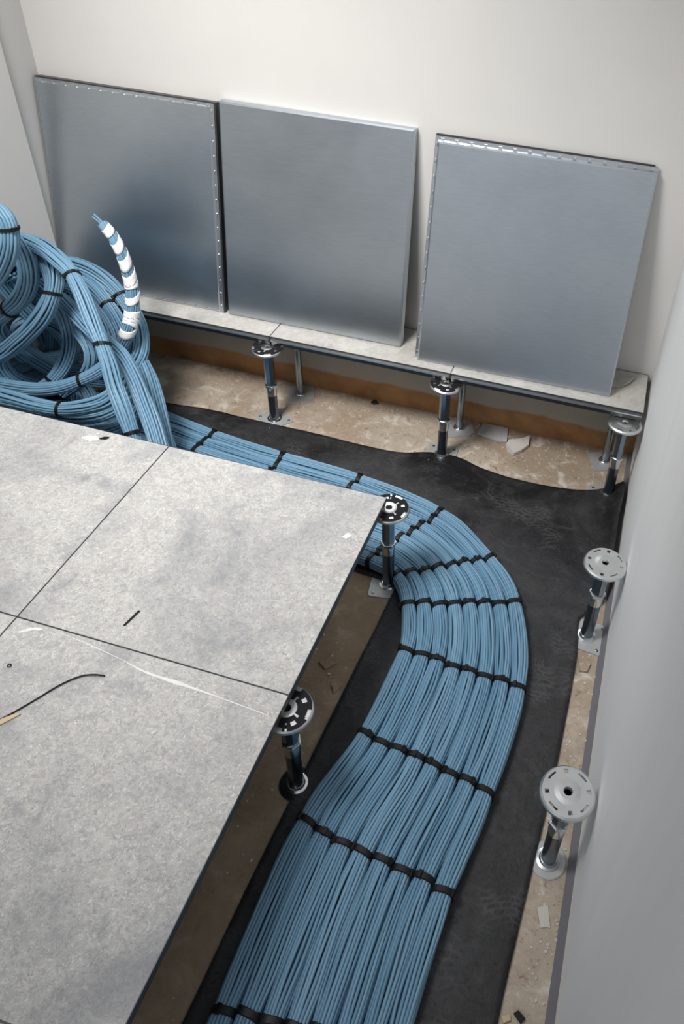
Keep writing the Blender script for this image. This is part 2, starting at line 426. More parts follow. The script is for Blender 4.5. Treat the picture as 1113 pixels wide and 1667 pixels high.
# marks on the panel top
def ribbon_mark(pts, ws, z, name, mat, parent, off):
    P = catmull([(x - off[0], y - off[1], z) for x, y in pts], 8); b = MB(); V = []; n = len(P)
    fr = frames(P)
    for i, p in enumerate(P):
        s = i / (n - 1) * (len(ws) - 1); k = min(int(s), len(ws) - 2); w = ws[k] + (ws[k + 1] - ws[k]) * (s - k)
        w *= 0.7 + 0.6 * random.random()
        a = fr[i][1]; V += [p + a * w, p - a * w]
    b.add(V, [(2 * i, 2 * i + 1, 2 * i + 3, 2 * i + 2) for i in range(n - 1)])
    return b.build(name, mat, parent)
random.seed(5)
ribbon_mark([(0.092, -0.005), (0.177, -0.013), (0.256, -0.024), (0.325, -0.036)], [0.0003, 0.0008, 0.0006, 0.0003], 0.0343, 'scuff_mark', 'scuff', pan_c, (TX[1], TY[1]))
ribbon_mark([(0.266, -0.026), (0.325, -0.036), (0.408, -0.039), (0.489, -0.043), (0.599, -0.050)], [0.0006, 0.0022, 0.0036, 0.0012, 0.0008], 0.0344, 'scuff_mark', 'scuff', pan_c, (TX[1], TY[1]))
ribbon_mark([(0.02, 0.57 - S), (0.04, 0.585 - S), (0.06, 0.59 - S)], [0.002, 0.005, 0.002], 0.0344, 'scuff_mark', 'scuff', pan_c, (TX[1], TY[1]))
b = MB(); b.box(-0.0025, 0.0025, -0.0225, 0.0225, 0.0002, 0.0016)
o = b.build('marker_strip', 'tie'); o.location = (0.220, 0.071, FT); o.rotation_euler = (0, 0, -0.2)
tag(o, 'short black strip lying on the floor panel above the cable bend', 'strip')
b = MB(); b.tube(catmull([(0.072, -0.266, FT + 0.003), (0.121, -0.207, FT + 0.002), (0.151, -0.161, FT + 0.002), (0.179, -0.114, FT + 0.003), (0.204, -0.085, FT + 0.003), (0.228, -0.073, FT + 0.004), (0.251, -0.068, FT + 0.003)], 8), 0.0016, 6)
tag(b.build('black_wire', 'tie', smooth=True), 'thin black wire lying curved on the near floor panel', 'wire')
b = MB(); b.prism([(0.116, -0.225), (0.130, -0.215), (0.151, -0.186), (0.140, -0.188), (0.122, -0.206)], FT + 0.0003, FT + 0.003, 0.0006)
tag(b.build('wood_splinter', 'wood'), 'pale wood splinter beside the black wire on the near panel', 'splinter')
b = MB(); b.prism([(-0.248, 0.549), (-0.219, 0.545), (-0.196, 0.558), (-0.210, 0.567), (-0.238, 0.562)], FT + 0.0003, FT + 0.0022, 0.0006)
tag(b.build('paper_scrap', 'tape'), 'small white scrap on the panel next to the cable pile', 'scrap')
b = MB(); b.prism([(-0.200, 0.561), (-0.183, 0.565), (-0.178, 0.575), (-0.191, 0.572)], FT + 0.0003, FT + 0.004, 0.0006)
tag(b.build('tie_offcut', 'tie'), 'tiny black plastic offcut beside the white scrap', 'offcut')
b = MB(); b.prism([(0.558, 0.431), (0.571, 0.429), (0.581, 0.443), (0.568, 0.449)], FT + 0.0002, FT + 0.0012, 0.0002)
tag(b.build('paper_chip', 'scuff'), 'small white chip near the right edge of the middle floor panel', 'chip')
b = MB(); b.lathe([(0.0035, 0.0), (0.0045, 0.0015), (0.0035, 0.003), (0.0025, 0.0015)], 14, (0.057, -0.103, FT + 0.0003), True)
tag(b.build('small_washer', 'tie', smooth=True), 'tiny dark ring on the near panel at the left picture edge', 'washer')

# ------------------------------------------------------------------ pedestals
def disc_with_slots(rings, n, cut, z, th):
    bm = bmesh.new(); R = []
    for (r, dz) in rings:
        R.append([bm.verts.new((r * math.cos(2 * math.pi * k / n), r * math.sin(2 * math.pi * k / n), z + dz)) for k in range(n)])
    for i in range(len(rings) - 1):
        for k in range(n):
            if cut(i, k): continue
            bm.faces.new((R[i][k], R[i + 1][k], R[i + 1][(k + 1) % n], R[i][(k + 1) % n]))
    bmesh.ops.recalc_face_normals(bm, faces=bm.faces)
    bmesh.ops.solidify(bm, geom=bm.faces[:], thickness=th)
    me = bpy.data.meshes.new('head_plate'); bm.to_mesh(me); bm.free()
    return me
def me_obj(name, me, mat, parent, smooth=False):
    o = bpy.data.objects.new(name, me); COL.objects.link(o); o.parent = parent
    if not me.materials: me.materials.append(M[mat])
    if smooth:
        for p in me.polygons: p.use_smooth = True
    return o

def pedestal(x, y, label, headz=0.305, gasket=False, base='square', rz=0.0, nut=0.56):
    t = thing('support_pedestal', (x, y, 0), label, 'pedestal', 'raised floor pedestals', rz)
    rings = [(0.0095, -0.002), (0.0110, 0.0018), (0.0165, 0.0016), (0.026, 0.0), (0.036, 0.0), (0.0405, 0.0), (0.0445, 0.0), (0.0485, 0.0), (0.0505, -0.002), (0.0515, -0.006)]
    n = 64
    def cut(i, k):
        if i == 5 and (k % 16) in (5, 6, 7, 8, 9): return True
        if i in (4, 5) and (k % 16) in (0, 15): return True
        return False
    me_obj('head_plate', disc_with_slots(rings, n, cut, headz, -0.003), 'zinc', t)
    if gasket:
        def gc(i, k):
            a = k % 16
            if i == 1 and a in (2, 3, 4): return True
            if i == 2 and a in (9, 10, 11, 12, 13): return True
            if i == 0 and a in (7, 8): return True
            if i in (1, 2) and (k // 16) in (1,) and a in (0, 15): return True
            return False
        me_obj('gasket', disc_with_slots([(0.021, 0), (0.032, 0), (0.042, 0), (0.0505, -0.0005)], n, gc, headz + 0.0025, -0.002), 'gasket', t)
        b = MB(); b.lathe([(0.0, -0.002), (0.005, -0.002), (0.0055, 0.001), (0.0, 0.0015)][1:3], 6, (0, 0, headz + 0.001)); b.build('screw', 'tie', t)
    zn = headz * nut
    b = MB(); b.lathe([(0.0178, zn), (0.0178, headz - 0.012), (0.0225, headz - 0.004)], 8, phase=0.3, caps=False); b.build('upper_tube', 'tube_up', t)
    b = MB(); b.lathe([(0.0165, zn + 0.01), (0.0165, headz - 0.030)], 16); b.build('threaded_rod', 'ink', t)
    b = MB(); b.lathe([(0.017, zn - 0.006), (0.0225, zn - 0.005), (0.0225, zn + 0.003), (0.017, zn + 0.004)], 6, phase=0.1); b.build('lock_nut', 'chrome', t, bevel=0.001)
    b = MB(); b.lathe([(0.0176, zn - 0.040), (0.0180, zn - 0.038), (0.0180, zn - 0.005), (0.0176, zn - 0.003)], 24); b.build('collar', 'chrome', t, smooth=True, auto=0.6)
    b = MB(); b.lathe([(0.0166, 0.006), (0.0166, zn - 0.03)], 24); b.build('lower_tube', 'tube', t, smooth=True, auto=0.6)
    b = MB(); b.lathe([(0.026, 0.003), (0.0255, 0.0065), (0.020, 0.0085), (0.018, 0.014), (0.0155, 0.014)], 28); b.build('base_collar', 'chrome' if base != 'round' else 'galv_edge', t, smooth=True, auto=0.6)
    if base == 'square':
        b = MB(); b.box(-0.05, 0.05, -0.05, 0.05, 0.0, 0.0035); bp = b.build('base_plate', 'plate', t)
        md = bp.modifiers.new('bevel', 'BEVEL'); md.width = 0.008; md.segments = 3; md.limit_method = 'WEIGHT'
        bw = bp.data.attributes.new('bevel_weight_edge', 'FLOAT', 'EDGE')
        for e in bp.data.edges:
            p, q = [bp.data.vertices[i].co for i in e.vertices]
            if abs(p.z - q.z) > 0.001: bw.data[e.index].value = 1.0
        for sx in (-1, 1):
            for sy in (-1, 1):
                b = MB(); b.lathe([(0.0045, 0.003), (0.0045, 0.0046), (0.003, 0.0055)], 10, (sx * 0.037, sy * 0.037, 0)); b.build('plate_screw', 'tube', bp)
    else:
        b = MB(); b.lathe([(0.040, 0.0), (0.040, 0.002), (0.038, 0.0035), (0.020, 0.004)], 36); b.build('base_plate', 'plate' if base == 'round' else 'tube_up', t, smooth=True, auto=0.6)
    return t
HZ = FT - 0.036
pedestal(1.191, -0.003, 'bare pedestal with a round slotted plate, nearest the camera along the right wall', 0.296, base='round', rz=0.25, nut=0.6)
pedestal(1.195, 0.595, 'bare pedestal with a slotted plate by the right wall, where the mat folds', 0.297, base='square', rz=-0.1, nut=0.62)
pedestal(1.189, 1.178, 'bare pedestal under the right end of the ledge in the corner', HZ - 0.004, base='square', rz=0.5, nut=0.55)
pedestal(0.613, 1.188, 'pedestal with black gasket under the ledge joint beside the rubble', HZ - 0.003, True, rz=0.05, nut=0.52)
pedestal(-0.008, 1.182, 'pedestal with black gasket under the ledge joint nearest the cable pile', HZ - 0.003, True, rz=0.9, nut=0.5)
pedestal(0.623, 0.598, 'pedestal holding the floor panel corner above the bend of the blue cables', HZ - 0.003, True, rz=0.15, nut=0.58)
pedestal(0.614, -0.006, 'pedestal at the joint of two floor panels, standing by the mat edge', HZ - 0.003, True, base='dark', rz=2.0, nut=0.60)

def rear_support(x, y, label):
    t = thing('rear_support', (x, y, 0), label, 'pedestal', 'plain supports below the ledge', 0.4)
    b = MB(); b.lathe([(0.0125, 0.004), (0.0125, FT - 0.045)], 20); b.build('support_tube', 'tube_up', t, smooth=True, auto=0.6)
    b = MB(); b.lathe([(0.0135, 0.20), (0.0155, 0.205), (0.0155, FT - 0.04)], 20); b.build('support_sleeve', 'tube', t, smooth=True, auto=0.6)
    b = MB(); b.lathe([(0.03, FT - 0.0395), (0.03, FT - 0.0355)], 24); b.build('support_cap', 'zinc', t)
    b = MB(); b.prism([(-0.05, -0.05), (0.03, -0.05), (0.05, -0.03), (0.05, 0.045), (-0.05, 0.045)], 0.0, 0.0035); b.build('base_plate', 'plate', t)
    b = MB(); b.lathe([(0.022, 0.003), (0.021, 0.007), (0.014, 0.010)], 20); b.build('base_collar', 'chrome', t, smooth=True)
    return t
rear_support(0.016, 1.352, 'thin grey support at the rear of the ledge near the cable pile')
rear_support(0.632, 1.352, 'thin grey support at the rear of the ledge near the rubble')
rear_support(1.160, 1.345, 'thin grey support at the rear of the ledge in the right corner')

# ------------------------------------------------------------------ leaning metal panels
def leaning_panel(x, yb, w, h, yaw, label, fl, t=0.034, d=0.028, over=(0, 0)):
    """fl: flange widths (left,right,bottom,top) seen around the pressed face"""
    lean = math.asin((YB - 0.001 - yb - t) / h)
    o = thing('metal_panel', (x, yb, FT + 0.001), label, 'metal panel', 'upturned metal floor panels')
    o.rotation_euler = (-lean, 0, yaw)
    l, r, bo, to = fl
    x0, x1, z0, z1 = l, w - r, bo, h - to; c = min(0.005, d * 0.5); e0 = min(0.004, d * 0.6)
    b = MB()
    b.add([(x0 + c, 0, z0 + c), (x1 - c, 0, z0 + c), (x1 - c, 0, z1 - c), (x0 + c, 0, z1 - c), (x0, e0, z0), (x1, e0, z0), (x1, e0, z1), (x0, e0, z1),
           (x0 - min(0.003, l), d, z0 - min(0.003, bo)), (x1 + min(.003, r), d, z0 - min(0.003, bo)), (x1 + min(.003, r), d, z1 + min(.003, to)), (x0 - min(0.003, l), d, z1 + min(.003, to))],
          [(0, 1, 2, 3), (4, 5, 1, 0), (5, 6, 2, 1), (6, 7, 3, 2), (7, 4, 0, 3), (8, 9, 5, 4), (9, 10, 6, 5), (10, 11, 7, 6), (11, 8, 4, 7), (8, 11, 10, 9)])
    b.build('pressed_face', 'galv', o)
    b = MB(); b.box(0, w, d, d + 0.002, 0, h); b.build('flange', 'galv_edge', o)
    b = MB(); b.box(0.001, w - 0.001 + over[0], d + 0.002, t, 0.001, h - 0.001 + over[1]); b.build('panel_core', 'trim', o)
    b = MB(); n = 15; k = 0
    for s in range(4):
        if fl[s] < 0.006: continue
        L = h if s < 2 else w
        for i in range(n):
            q = L * (i + 0.5) / n; m = fl[s] * 0.5
            cx, cz = ((m, q), (w - m, q), (q, m), (q, h - m))[s]
            a, e = ((0.0022, 0.006) if s < 2 else (0.006, 0.0022))
            vs_ = [(cx - a, d, cz - e), (cx + a, d, cz - e), (cx + a, d, cz + e), (cx - a, d, cz + e), (cx - a * .5, d - 0.003, cz - e * .6), (cx + a * .5, d - 0.003, cz - e * .6), (cx + a * .5, d - 0.003, cz + e * .6), (cx - a * .5, d - 0.003, cz + e * .6)]
            b.add(vs_, [(4, 5, 6, 7), (0, 1, 5, 4), (1, 2, 6, 5), (2, 3, 7, 6), (3, 0, 4, 7)]); k += 1
    if k: tag(b.build('crimp_marks', 'chrome', o), kind='stuff')
    return o
leaning_panel(-0.838, 1.272, 0.626, 0.682, 0.0, 'leftmost leaning metal panel, with crimped flange and the cables reflected in it', (0.006, 0.014, 0.012, 0.010), d=0.004, over=(0.006, 0.005))
leaning_panel(-0.194, 1.270, 0.622, 0.696, 0.012, 'plain grey metal panel in the middle of the three leaning on the wall', (0.002, 0.002, 0.002, 0.002))
leaning_panel(0.489, 1.228, 0.640, 0.696, 0.015, 'rightmost leaning metal panel, crimped along its left and top edges', (0.012, 0.001, 0.001, 0.014), d=0.016, over=(-0.012, 0.006))

# ------------------------------------------------------------------ cable bundles
def perimeter(n, hw, hh, ex):
    pts = []
    M_ = 400; P = []
    for k in range(M_ + 1):
        a = 2 * math.pi * k / M_; c, s = math.cos(a), math.sin(a)
        P.append(Vector((hw * math.copysign(abs(c) ** (2 / ex), c), hh * math.copysign(abs(s) ** (2 / ex), s), 0)))
    Q, L = resample(P, 0.0001)
    for k in range(n): pts.append(Q[int(len(Q) * k / n)])
    return pts

def make_bundle(name, label, group, C, F3, ties, n=18, hw=0.0185, hh=0.0185, ex=2.0, cr=0.0031, seed=0, loose=1.06, tight=0.94, jit=0.002, widths=None,
                tie_w=0.010, taper=None, ds=0.016, capmat=None, tie_skew=0.25, twist=0.0):
    """C: centre points, F3: (T, A, B) per point, ties: indices"""
    rnd = random.Random(seed)
    t = thing(name, tuple(C[len(C) // 2]), label, 'cable bundle', group)
    base = Vector(t.location)
    per = perimeter(n, 1.0, hh / hw, ex)
    core = [p * 0.58 for p in perimeter(max(5, n // 3), 1.0, hh / hw, ex)]
    tp = sorted(ties)
    m = len(C)
    def g(i):
        d = min([abs(i - q) for q in tp] or [99]) * ds
        return math.exp(-(d / 0.045) ** 2)
    G = [g(i) for i in range(m)]
    b = MB()
    for ci, p in enumerate(per + core):
        ph = [rnd.uniform(0, 6.28) for _ in range(6)]; fr = [rnd.uniform(7, 15) for _ in range(3)]; am = rnd.uniform(0.4, 1.3) * jit
        pts = []
        for i in range(m):
            T, A, B = F3[i]; s = i * ds
            W_ = widths[i] if widths else hw
            k = loose + (tight - loose) * G[i]
            if taper: k *= taper(i / (m - 1))
            j = 1 - 0.85 * G[i]
            ca, sa = math.cos(twist * s), math.sin(twist * s)
            px, py = (p.x * ca - p.y * sa, p.x * sa + p.y * ca) if twist else (p.x, p.y)
            u = px * W_ * k + am * j * (math.sin(fr[0] * s + ph[0]) + 0.6 * math.sin(2.1 * fr[1] * s + ph[1]))
            v = py * hw * (k if ex == 2.0 else (1.0 + 0.06 * G[i])) + 0.6 * am * j * math.sin(fr[2] * s + ph[2])
            pts.append(C[i] + A * u + B * v - base)
        b.tube(pts, cr, 7)
    tag(b.build('cables', 'cable', t, smooth=True, auto=1.0), kind='stuff')
    for qf in tp:
        q = int(round(qf)); i0 = min(int(qf), m - 2)
        T, A, B = F3[q]; W_ = widths[q] if widths else hw
        Cq = C[i0].lerp(C[i0 + 1], qf - i0)
        sk = Vector((rnd.uniform(-1, 1), rnd.uniform(-1, 1), 0)) * tie_skew
        k = tight * (taper(q / (m - 1)) if taper else 1)
        ring = perimeter(30, W_ * k + cr + 0.0006, (hw if ex == 2.0 else hw * hh / hw) * (k if ex == 2.0 else 1.06) * (hh / hw if ex == 2.0 else 1) + cr + 0.0006, ex)
        b = MB(); V = []; nn = len(ring)
        for p in ring:
            rr = p.length; d = p / rr
            bow = (p.x * sk.x + p.y * sk.y)
            for (dr, dt) in ((0, -1), (0.0024, -0.75), (0.0024, 0.75), (0, 1)):
                w = p + d * dr
                V.append(Cq + A * w.x + B * w.y + T * (dt * tie_w * 0.5 + bow) - base)
        Fc = []
        for i in range(nn):
            i2 = (i + 1) % nn
            for k_ in range(3): Fc.append((i * 4 + k_, i * 4 + k_ + 1, i2 * 4 + k_ + 1, i2 * 4 + k_))
        b.add(V, Fc)
        # locking head and clipped tail
        a = rnd.uniform(0.2, 2.9); p = ring[int(a / 6.283 * nn) % nn]; d = p.normalized(); e = Vector((-d.y, d.x, 0))
        V = []
        for sd in (0, 1):
            for (ex_, tx) in ((-1, -1), (1, -1), (1, 1), (-1, 1)):
                w = p + d * (0.001 + 0.0045 * sd) + e * 0.0045 * ex_ * (1 - 0.2 * sd)
                V.append(Cq + A * w.x + B * w.y + T * (tx * tie_w * 0.62 * (1 - 0.2 * sd) + p.x * sk.x + p.y * sk.y) - base)
        b.add(V, [(0, 3, 2, 1), (4, 5, 6, 7), (0, 1, 5, 4), (1, 2, 6, 5), (2, 3, 7, 6), (3, 0, 4, 7)])
        b.build('cable_tie', 'tie', t)
    return t, base

# the flat run of eight bundles: outer and inner edge of the whole run, paired at the tie rows
EDGE = [((-0.871, 1.087), (-0.868, 0.750)), ((-0.654, 1.083), (-0.651, 0.738)), ((-0.417, 1.067), (-0.415, 0.705)), ((-0.147, 1.021), (-0.166, 0.674)), ((0.127, 0.991), (0.105, 0.652)), ((0.406, 0.971), (0.350, 0.639)),
        ((0.702, 0.904), (0.541, 0.625)), ((0.895, 0.767), (0.630, 0.597)), ((1.005, 0.623), (0.688, 0.514)), ((1.068, 0.361), (0.726, 0.381)),
        ((1.050, 0.080), (0.708, 0.139)), ((1.017, -0.141), (0.654, -0.092)), ((1.004, -0.402), (0.647, -0.439)), ((1.028, -0.711), (0.662, -0.742)), ((1.05, -1.28), (0.68, -1.29))]
NB = 8; PER = 16
EO = catmull([(*e[0], 0) for e in EDGE], PER); EI = catmull([(*e[1], 0) for e in EDGE], PER)
words = ['outermost', 'second', 'third', 'fourth', 'fifth', 'sixth', 'seventh', 'innermost']
for k in range(NB):
    u = (k + 0.5) / NB
    rnd = random.Random(70 + k)
    hh = 0.0155
    raw = [a.lerp(c, u) + Vector((0, 0, 0.009 + hh + 0.0031)) for a, c in zip(EO, EI)]
    wid = [(a - c).length / (2 * NB) for a, c in zip(EO, EI)]
    ds = 0.016
    C, L = resample(raw, ds)
    # arc length of each tie row along this bundle
    acc = [0.0]
    for a, c in zip(raw, raw[1:]): acc.append(acc[-1] + (c - a).length)
    ties = []
    for row in range(3, 13):
        ties.append((acc[row * PER] + rnd.uniform(-0.005, 0.005)) / L * (len(C) - 1))
    if k >= 4: ties[1] -= 3
    F3 = []; wl = []
    for i in range(len(C)):
        T = (C[min(i + 1, len(C) - 1)] - C[max(i - 1, 0)]).normalized()
        A = T.cross(Vector((0, 0, 1))).normalized()
        F3.append((T, A, A.cross(T)))
        s = L * i / (len(C) - 1); j = min(range(len(acc)), key=lambda q: abs(acc[q] - s)) if i % 4 == 0 else None
        wl.append(wid[j] if j is not None else wl[-1])
    wl = [w - 0.0036 for w in wl]
    lab = {0: 'outermost blue cable bundle of the flat curved run, nearest the right wall', 7: 'innermost blue cable bundle of the flat curved run, nearest the floor panels'}.get(
        k, words[k] + ' blue cable bundle from the outer side of the flat curved run')
    make_bundle('cable_bundle', lab, 'flat run of eight cable bundles', C, F3, ties, n=17, hw=0.0178, hh=hh, ex=2.8, cr=0.0036, seed=300 + k,
                loose=1.06, tight=0.93, jit=0.0016, widths=wl, tie_w=0.0145, ds=ds, tie_skew=0.12)

PILE = {
    'b1': [(-0.74, 1.0, 0.36), (-0.775, 0.95, 0.52), (-0.765, 0.9, 0.68), (-0.701, 0.86, 0.786), (-0.621, 0.84, 0.824), (-0.559, 0.82, 0.83), (-0.539, 0.81, 0.799), (-0.548, 0.8, 0.747), (-0.595, 0.8, 0.679), (-0.663, 0.8, 0.611), (-0.765, 0.82, 0.539), (-0.8, 0.88, 0.4), (-0.775, 0.95, 0.24)],
    'b2': [(-0.74, 1.06, 0.38), (-0.775, 1.02, 0.52), (-0.723, 0.96, 0.67), (-0.648, 0.93, 0.678), (-0.613, 0.91, 0.64), (-0.617, 0.9, 0.583), (-0.648, 0.89, 0.526), (-0.7, 0.88, 0.476), (-0.772, 0.88, 0.418), (-0.79, 0.9, 0.34), (-0.775, 0.95, 0.26), (-0.72, 1.0, 0.16)],
    'b3': [(-0.666, 1.02, 0.63), (-0.584, 0.96, 0.622), (-0.541, 0.92, 0.594), (-0.535, 0.89, 0.557), (-0.564, 0.87, 0.499), (-0.631, 0.86, 0.425), (-0.717, 0.86, 0.347), (-0.79, 0.86, 0.284), (-0.79, 0.88, 0.197), (-0.765, 0.95, 0.12), (-0.7, 1.02, 0.08)],
    'b4': [(-0.7, 1.1, 0.3), (-0.76, 1.06, 0.45), (-0.79, 0.99, 0.615), (-0.736, 0.98, 0.663), (-0.656, 0.96, 0.677), (-0.556, 0.93, 0.681), (-0.479, 0.9, 0.664), (-0.436, 0.88, 0.641), (-0.395, 0.85, 0.611), (-0.359, 0.82, 0.574), (-0.324, 0.79, 0.542), (-0.293, 0.765, 0.508), (-0.265, 0.74, 0.463), (-0.236, 0.71, 0.411), (-0.201, 0.68, 0.371), (-0.162, 0.645, 0.312), (-0.116, 0.6, 0.235), (-0.03, 0.52, 0.191)],
    'b5': [(-0.725, 1.06, 0.466), (-0.634, 1.02, 0.455), (-0.546, 0.97, 0.447), (-0.458, 0.92, 0.433), (-0.373, 0.875, 0.425), (-0.3, 0.84, 0.415), (-0.237, 0.795, 0.38), (-0.186, 0.75, 0.34), (-0.137, 0.705, 0.302), (-0.099, 0.665, 0.268), (-0.049, 0.61, 0.211), (0.036, 0.53, 0.166)],
    'b6': [(-0.787, 1.14, 0.464), (-0.684, 1.13, 0.513), (-0.596, 1.12, 0.517), (-0.526, 1.11, 0.496), (-0.471, 1.1, 0.456), (-0.42, 1.08, 0.404), (-0.379, 1.04, 0.359), (-0.354, 0.985, 0.32), (-0.343, 0.915, 0.301), (-0.343, 0.85, 0.284), (-0.373, 0.81, 0.257), (-0.43, 0.785, 0.236), (-0.508, 0.765, 0.221), (-0.585, 0.755, 0.223), (-0.662, 0.755, 0.225), (-0.741, 0.76, 0.221), (-0.79, 0.78, 0.207), (-0.8, 0.86, 0.15), (-0.76, 0.95, 0.11), (-0.68, 1.02, 0.09)],
    'b7': [(-0.449, 1.065, 0.722), (-0.422, 1.06, 0.697), (-0.395, 1.05, 0.66), (-0.376, 1.04, 0.613), (-0.365, 1.03, 0.557), (-0.357, 1.01, 0.505), (-0.358, 0.99, 0.459), (-0.366, 0.965, 0.413), (-0.39, 0.945, 0.365), (-0.421, 0.92, 0.317), (-0.456, 0.89, 0.288), (-0.499, 0.865, 0.266), (-0.561, 0.845, 0.238), (-0.64, 0.83, 0.219), (-0.73, 0.825, 0.21), (-0.79, 0.83, 0.203), (-0.79, 0.84, 0.202), (-0.8, 0.93, 0.2), (-0.76, 1.02, 0.19), (-0.66, 1.07, 0.2)],
    'b19': [(-0.79, 0.99, 0.393), (-0.79, 0.98, 0.466), (-0.76, 0.96, 0.531), (-0.69, 0.93, 0.589)],
    'b20': [(-0.79, 1.1, 0.577), (-0.79, 1.09, 0.509), (-0.79, 1.08, 0.42), (-0.79, 1.07, 0.32), (-0.79, 1.07, 0.225), (-0.79, 1.08, 0.157)],
    'b16': [(-0.79, 1.12, 0.395), (-0.79, 1.12, 0.398), (-0.79, 1.1, 0.387), (-0.752, 1.08, 0.333), (-0.764, 1.07, 0.248), (-0.79, 1.07, 0.149), (-0.79, 1.08, 0.059), (-0.79, 1.1, -0.005)],
    'b17': [(-0.79, 1.12, 0.061), (-0.79, 1.1, 0.079), (-0.79, 1.07, 0.089), (-0.747, 1.03, 0.086), (-0.657, 0.98, 0.082), (-0.603, 0.92, 0.078)],
    'b18': [(-0.79, 1.16, 0.516), (-0.79, 1.15, 0.456), (-0.79, 1.14, 0.363), (-0.79, 1.14, 0.25), (-0.79, 1.15, 0.095), (-0.79, 1.14, -0.039), (-0.79, 1.12, -0.094)],
    'b9': [(-0.77, 1.1, 0.418), (-0.707, 1.07, 0.381), (-0.65, 1.03, 0.345), (-0.619, 0.99, 0.299), (-0.626, 0.95, 0.242), (-0.653, 0.91, 0.198), (-0.715, 0.89, 0.143), (-0.79, 0.88, 0.088)],
    'b10': [(-0.559, 0.98, 0.378), (-0.51, 0.95, 0.353), (-0.492, 0.93, 0.318), (-0.511, 0.92, 0.267), (-0.561, 0.92, 0.206), (-0.632, 0.92, 0.143)],
    'b11': [(-0.79, 1.08, 0.201), (-0.79, 1.06, 0.224), (-0.79, 1.06, 0.214), (-0.784, 1.06, 0.189), (-0.726, 1.06, 0.15), (-0.68, 1.05, 0.094), (-0.606, 1.0, 0.054), (-0.53, 0.92, 0.038)],
    'b12': [(-0.79, 0.98, 0.216), (-0.79, 0.97, 0.278), (-0.79, 0.97, 0.329), (-0.76, 0.98, 0.359), (-0.718, 1.0, 0.366), (-0.706, 1.04, 0.322), (-0.716, 1.08, 0.222)],
    'b13': [(-0.46, 1.06, 0.293), (-0.368, 0.99, 0.297), (-0.301, 0.93, 0.287), (-0.248, 0.875, 0.259), (-0.2, 0.82, 0.222), (-0.149, 0.76, 0.185), (-0.094, 0.7, 0.126), (-0.013, 0.62, 0.077)],
    'b14': [(-0.738, 1.12, 0.46), (-0.638, 1.1, 0.49), (-0.551, 1.075, 0.479), (-0.485, 1.05, 0.441), (-0.44, 1.03, 0.386), (-0.409, 1.0, 0.336), (-0.401, 0.97, 0.29)],
    'b15': [(-0.677, 1.08, 0.447), (-0.588, 1.055, 0.455), (-0.519, 1.03, 0.427), (-0.464, 1.0, 0.384), (-0.432, 0.97, 0.342)],
}
PL = {
 'b1': ('blue cable loop arching highest at the left picture edge', [(6, 0)]),
 'b2': ('short blue cable loop hanging under the topmost loop at the left edge', [(7, 0)]),
 'b3': ('blue cable bundle sweeping down to the left edge from the pile centre', [(3, 0)]),
 'b4': ('long blue cable bundle crossing the front of the pile and diving behind the floor panel', [(7, 0), (11, 0), (15, 0)]),
 'b5': ('blue cable bundle passing under the front one and running down to the panel joint', [(1, 0)]),
 'b6': ('wide outer blue cable loop along the back and the bottom of the pile', [(4, 0), (12, 0)]),
 'b7': ('upright blue cable bundle wrapped in white tape', [(11, 0)]),
 'b9': ('inner blue cable loop curling down in the middle of the pile', [(5, 0)]),
 'b10': ('small blue cable bend between the inner loop and the front bundle', []),
 'b11': ('dark lowest blue cable bundle deep inside the pile', []),
 'b12': ('short blue cable bundle entering low at the left edge behind the sweeping bundle', []),
 'b13': ('rightmost blue cable bundle of the pile, slanting down beside the concrete', []),
 'b14': ('blue cable bundle just inside the outer loop at the back of the pile', [(3, 0)]),
 'b16': ('shaded blue cable bundle behind the sweeping bundle in the pile centre', []),
 'b17': ('shaded blue cable bundle crossing low behind the inner loop', []),
 'b18': ('shaded blue cable bundle against the left wall behind the topmost loops', []),
 'b19': ('blue cable bundle with its cut end facing out under the topmost loop', []),
 'b20': ('shaded blue cable bundle hanging behind the short loop at the left edge', []),
 'b15': ('blue cable bundle tucked behind the front bundle below the back loops', []),
}
SPEC = {'b1': (0.0235, 0.0044), 'b2': (0.0235, 0.0044), 'b3': (0.0225, 0.0042), 'b4': (0.0185, 0.0037), 'b5': (0.0195, 0.0038), 'b7': (0.0180, 0.0036), 'b10': (0.016, 0.0035)}
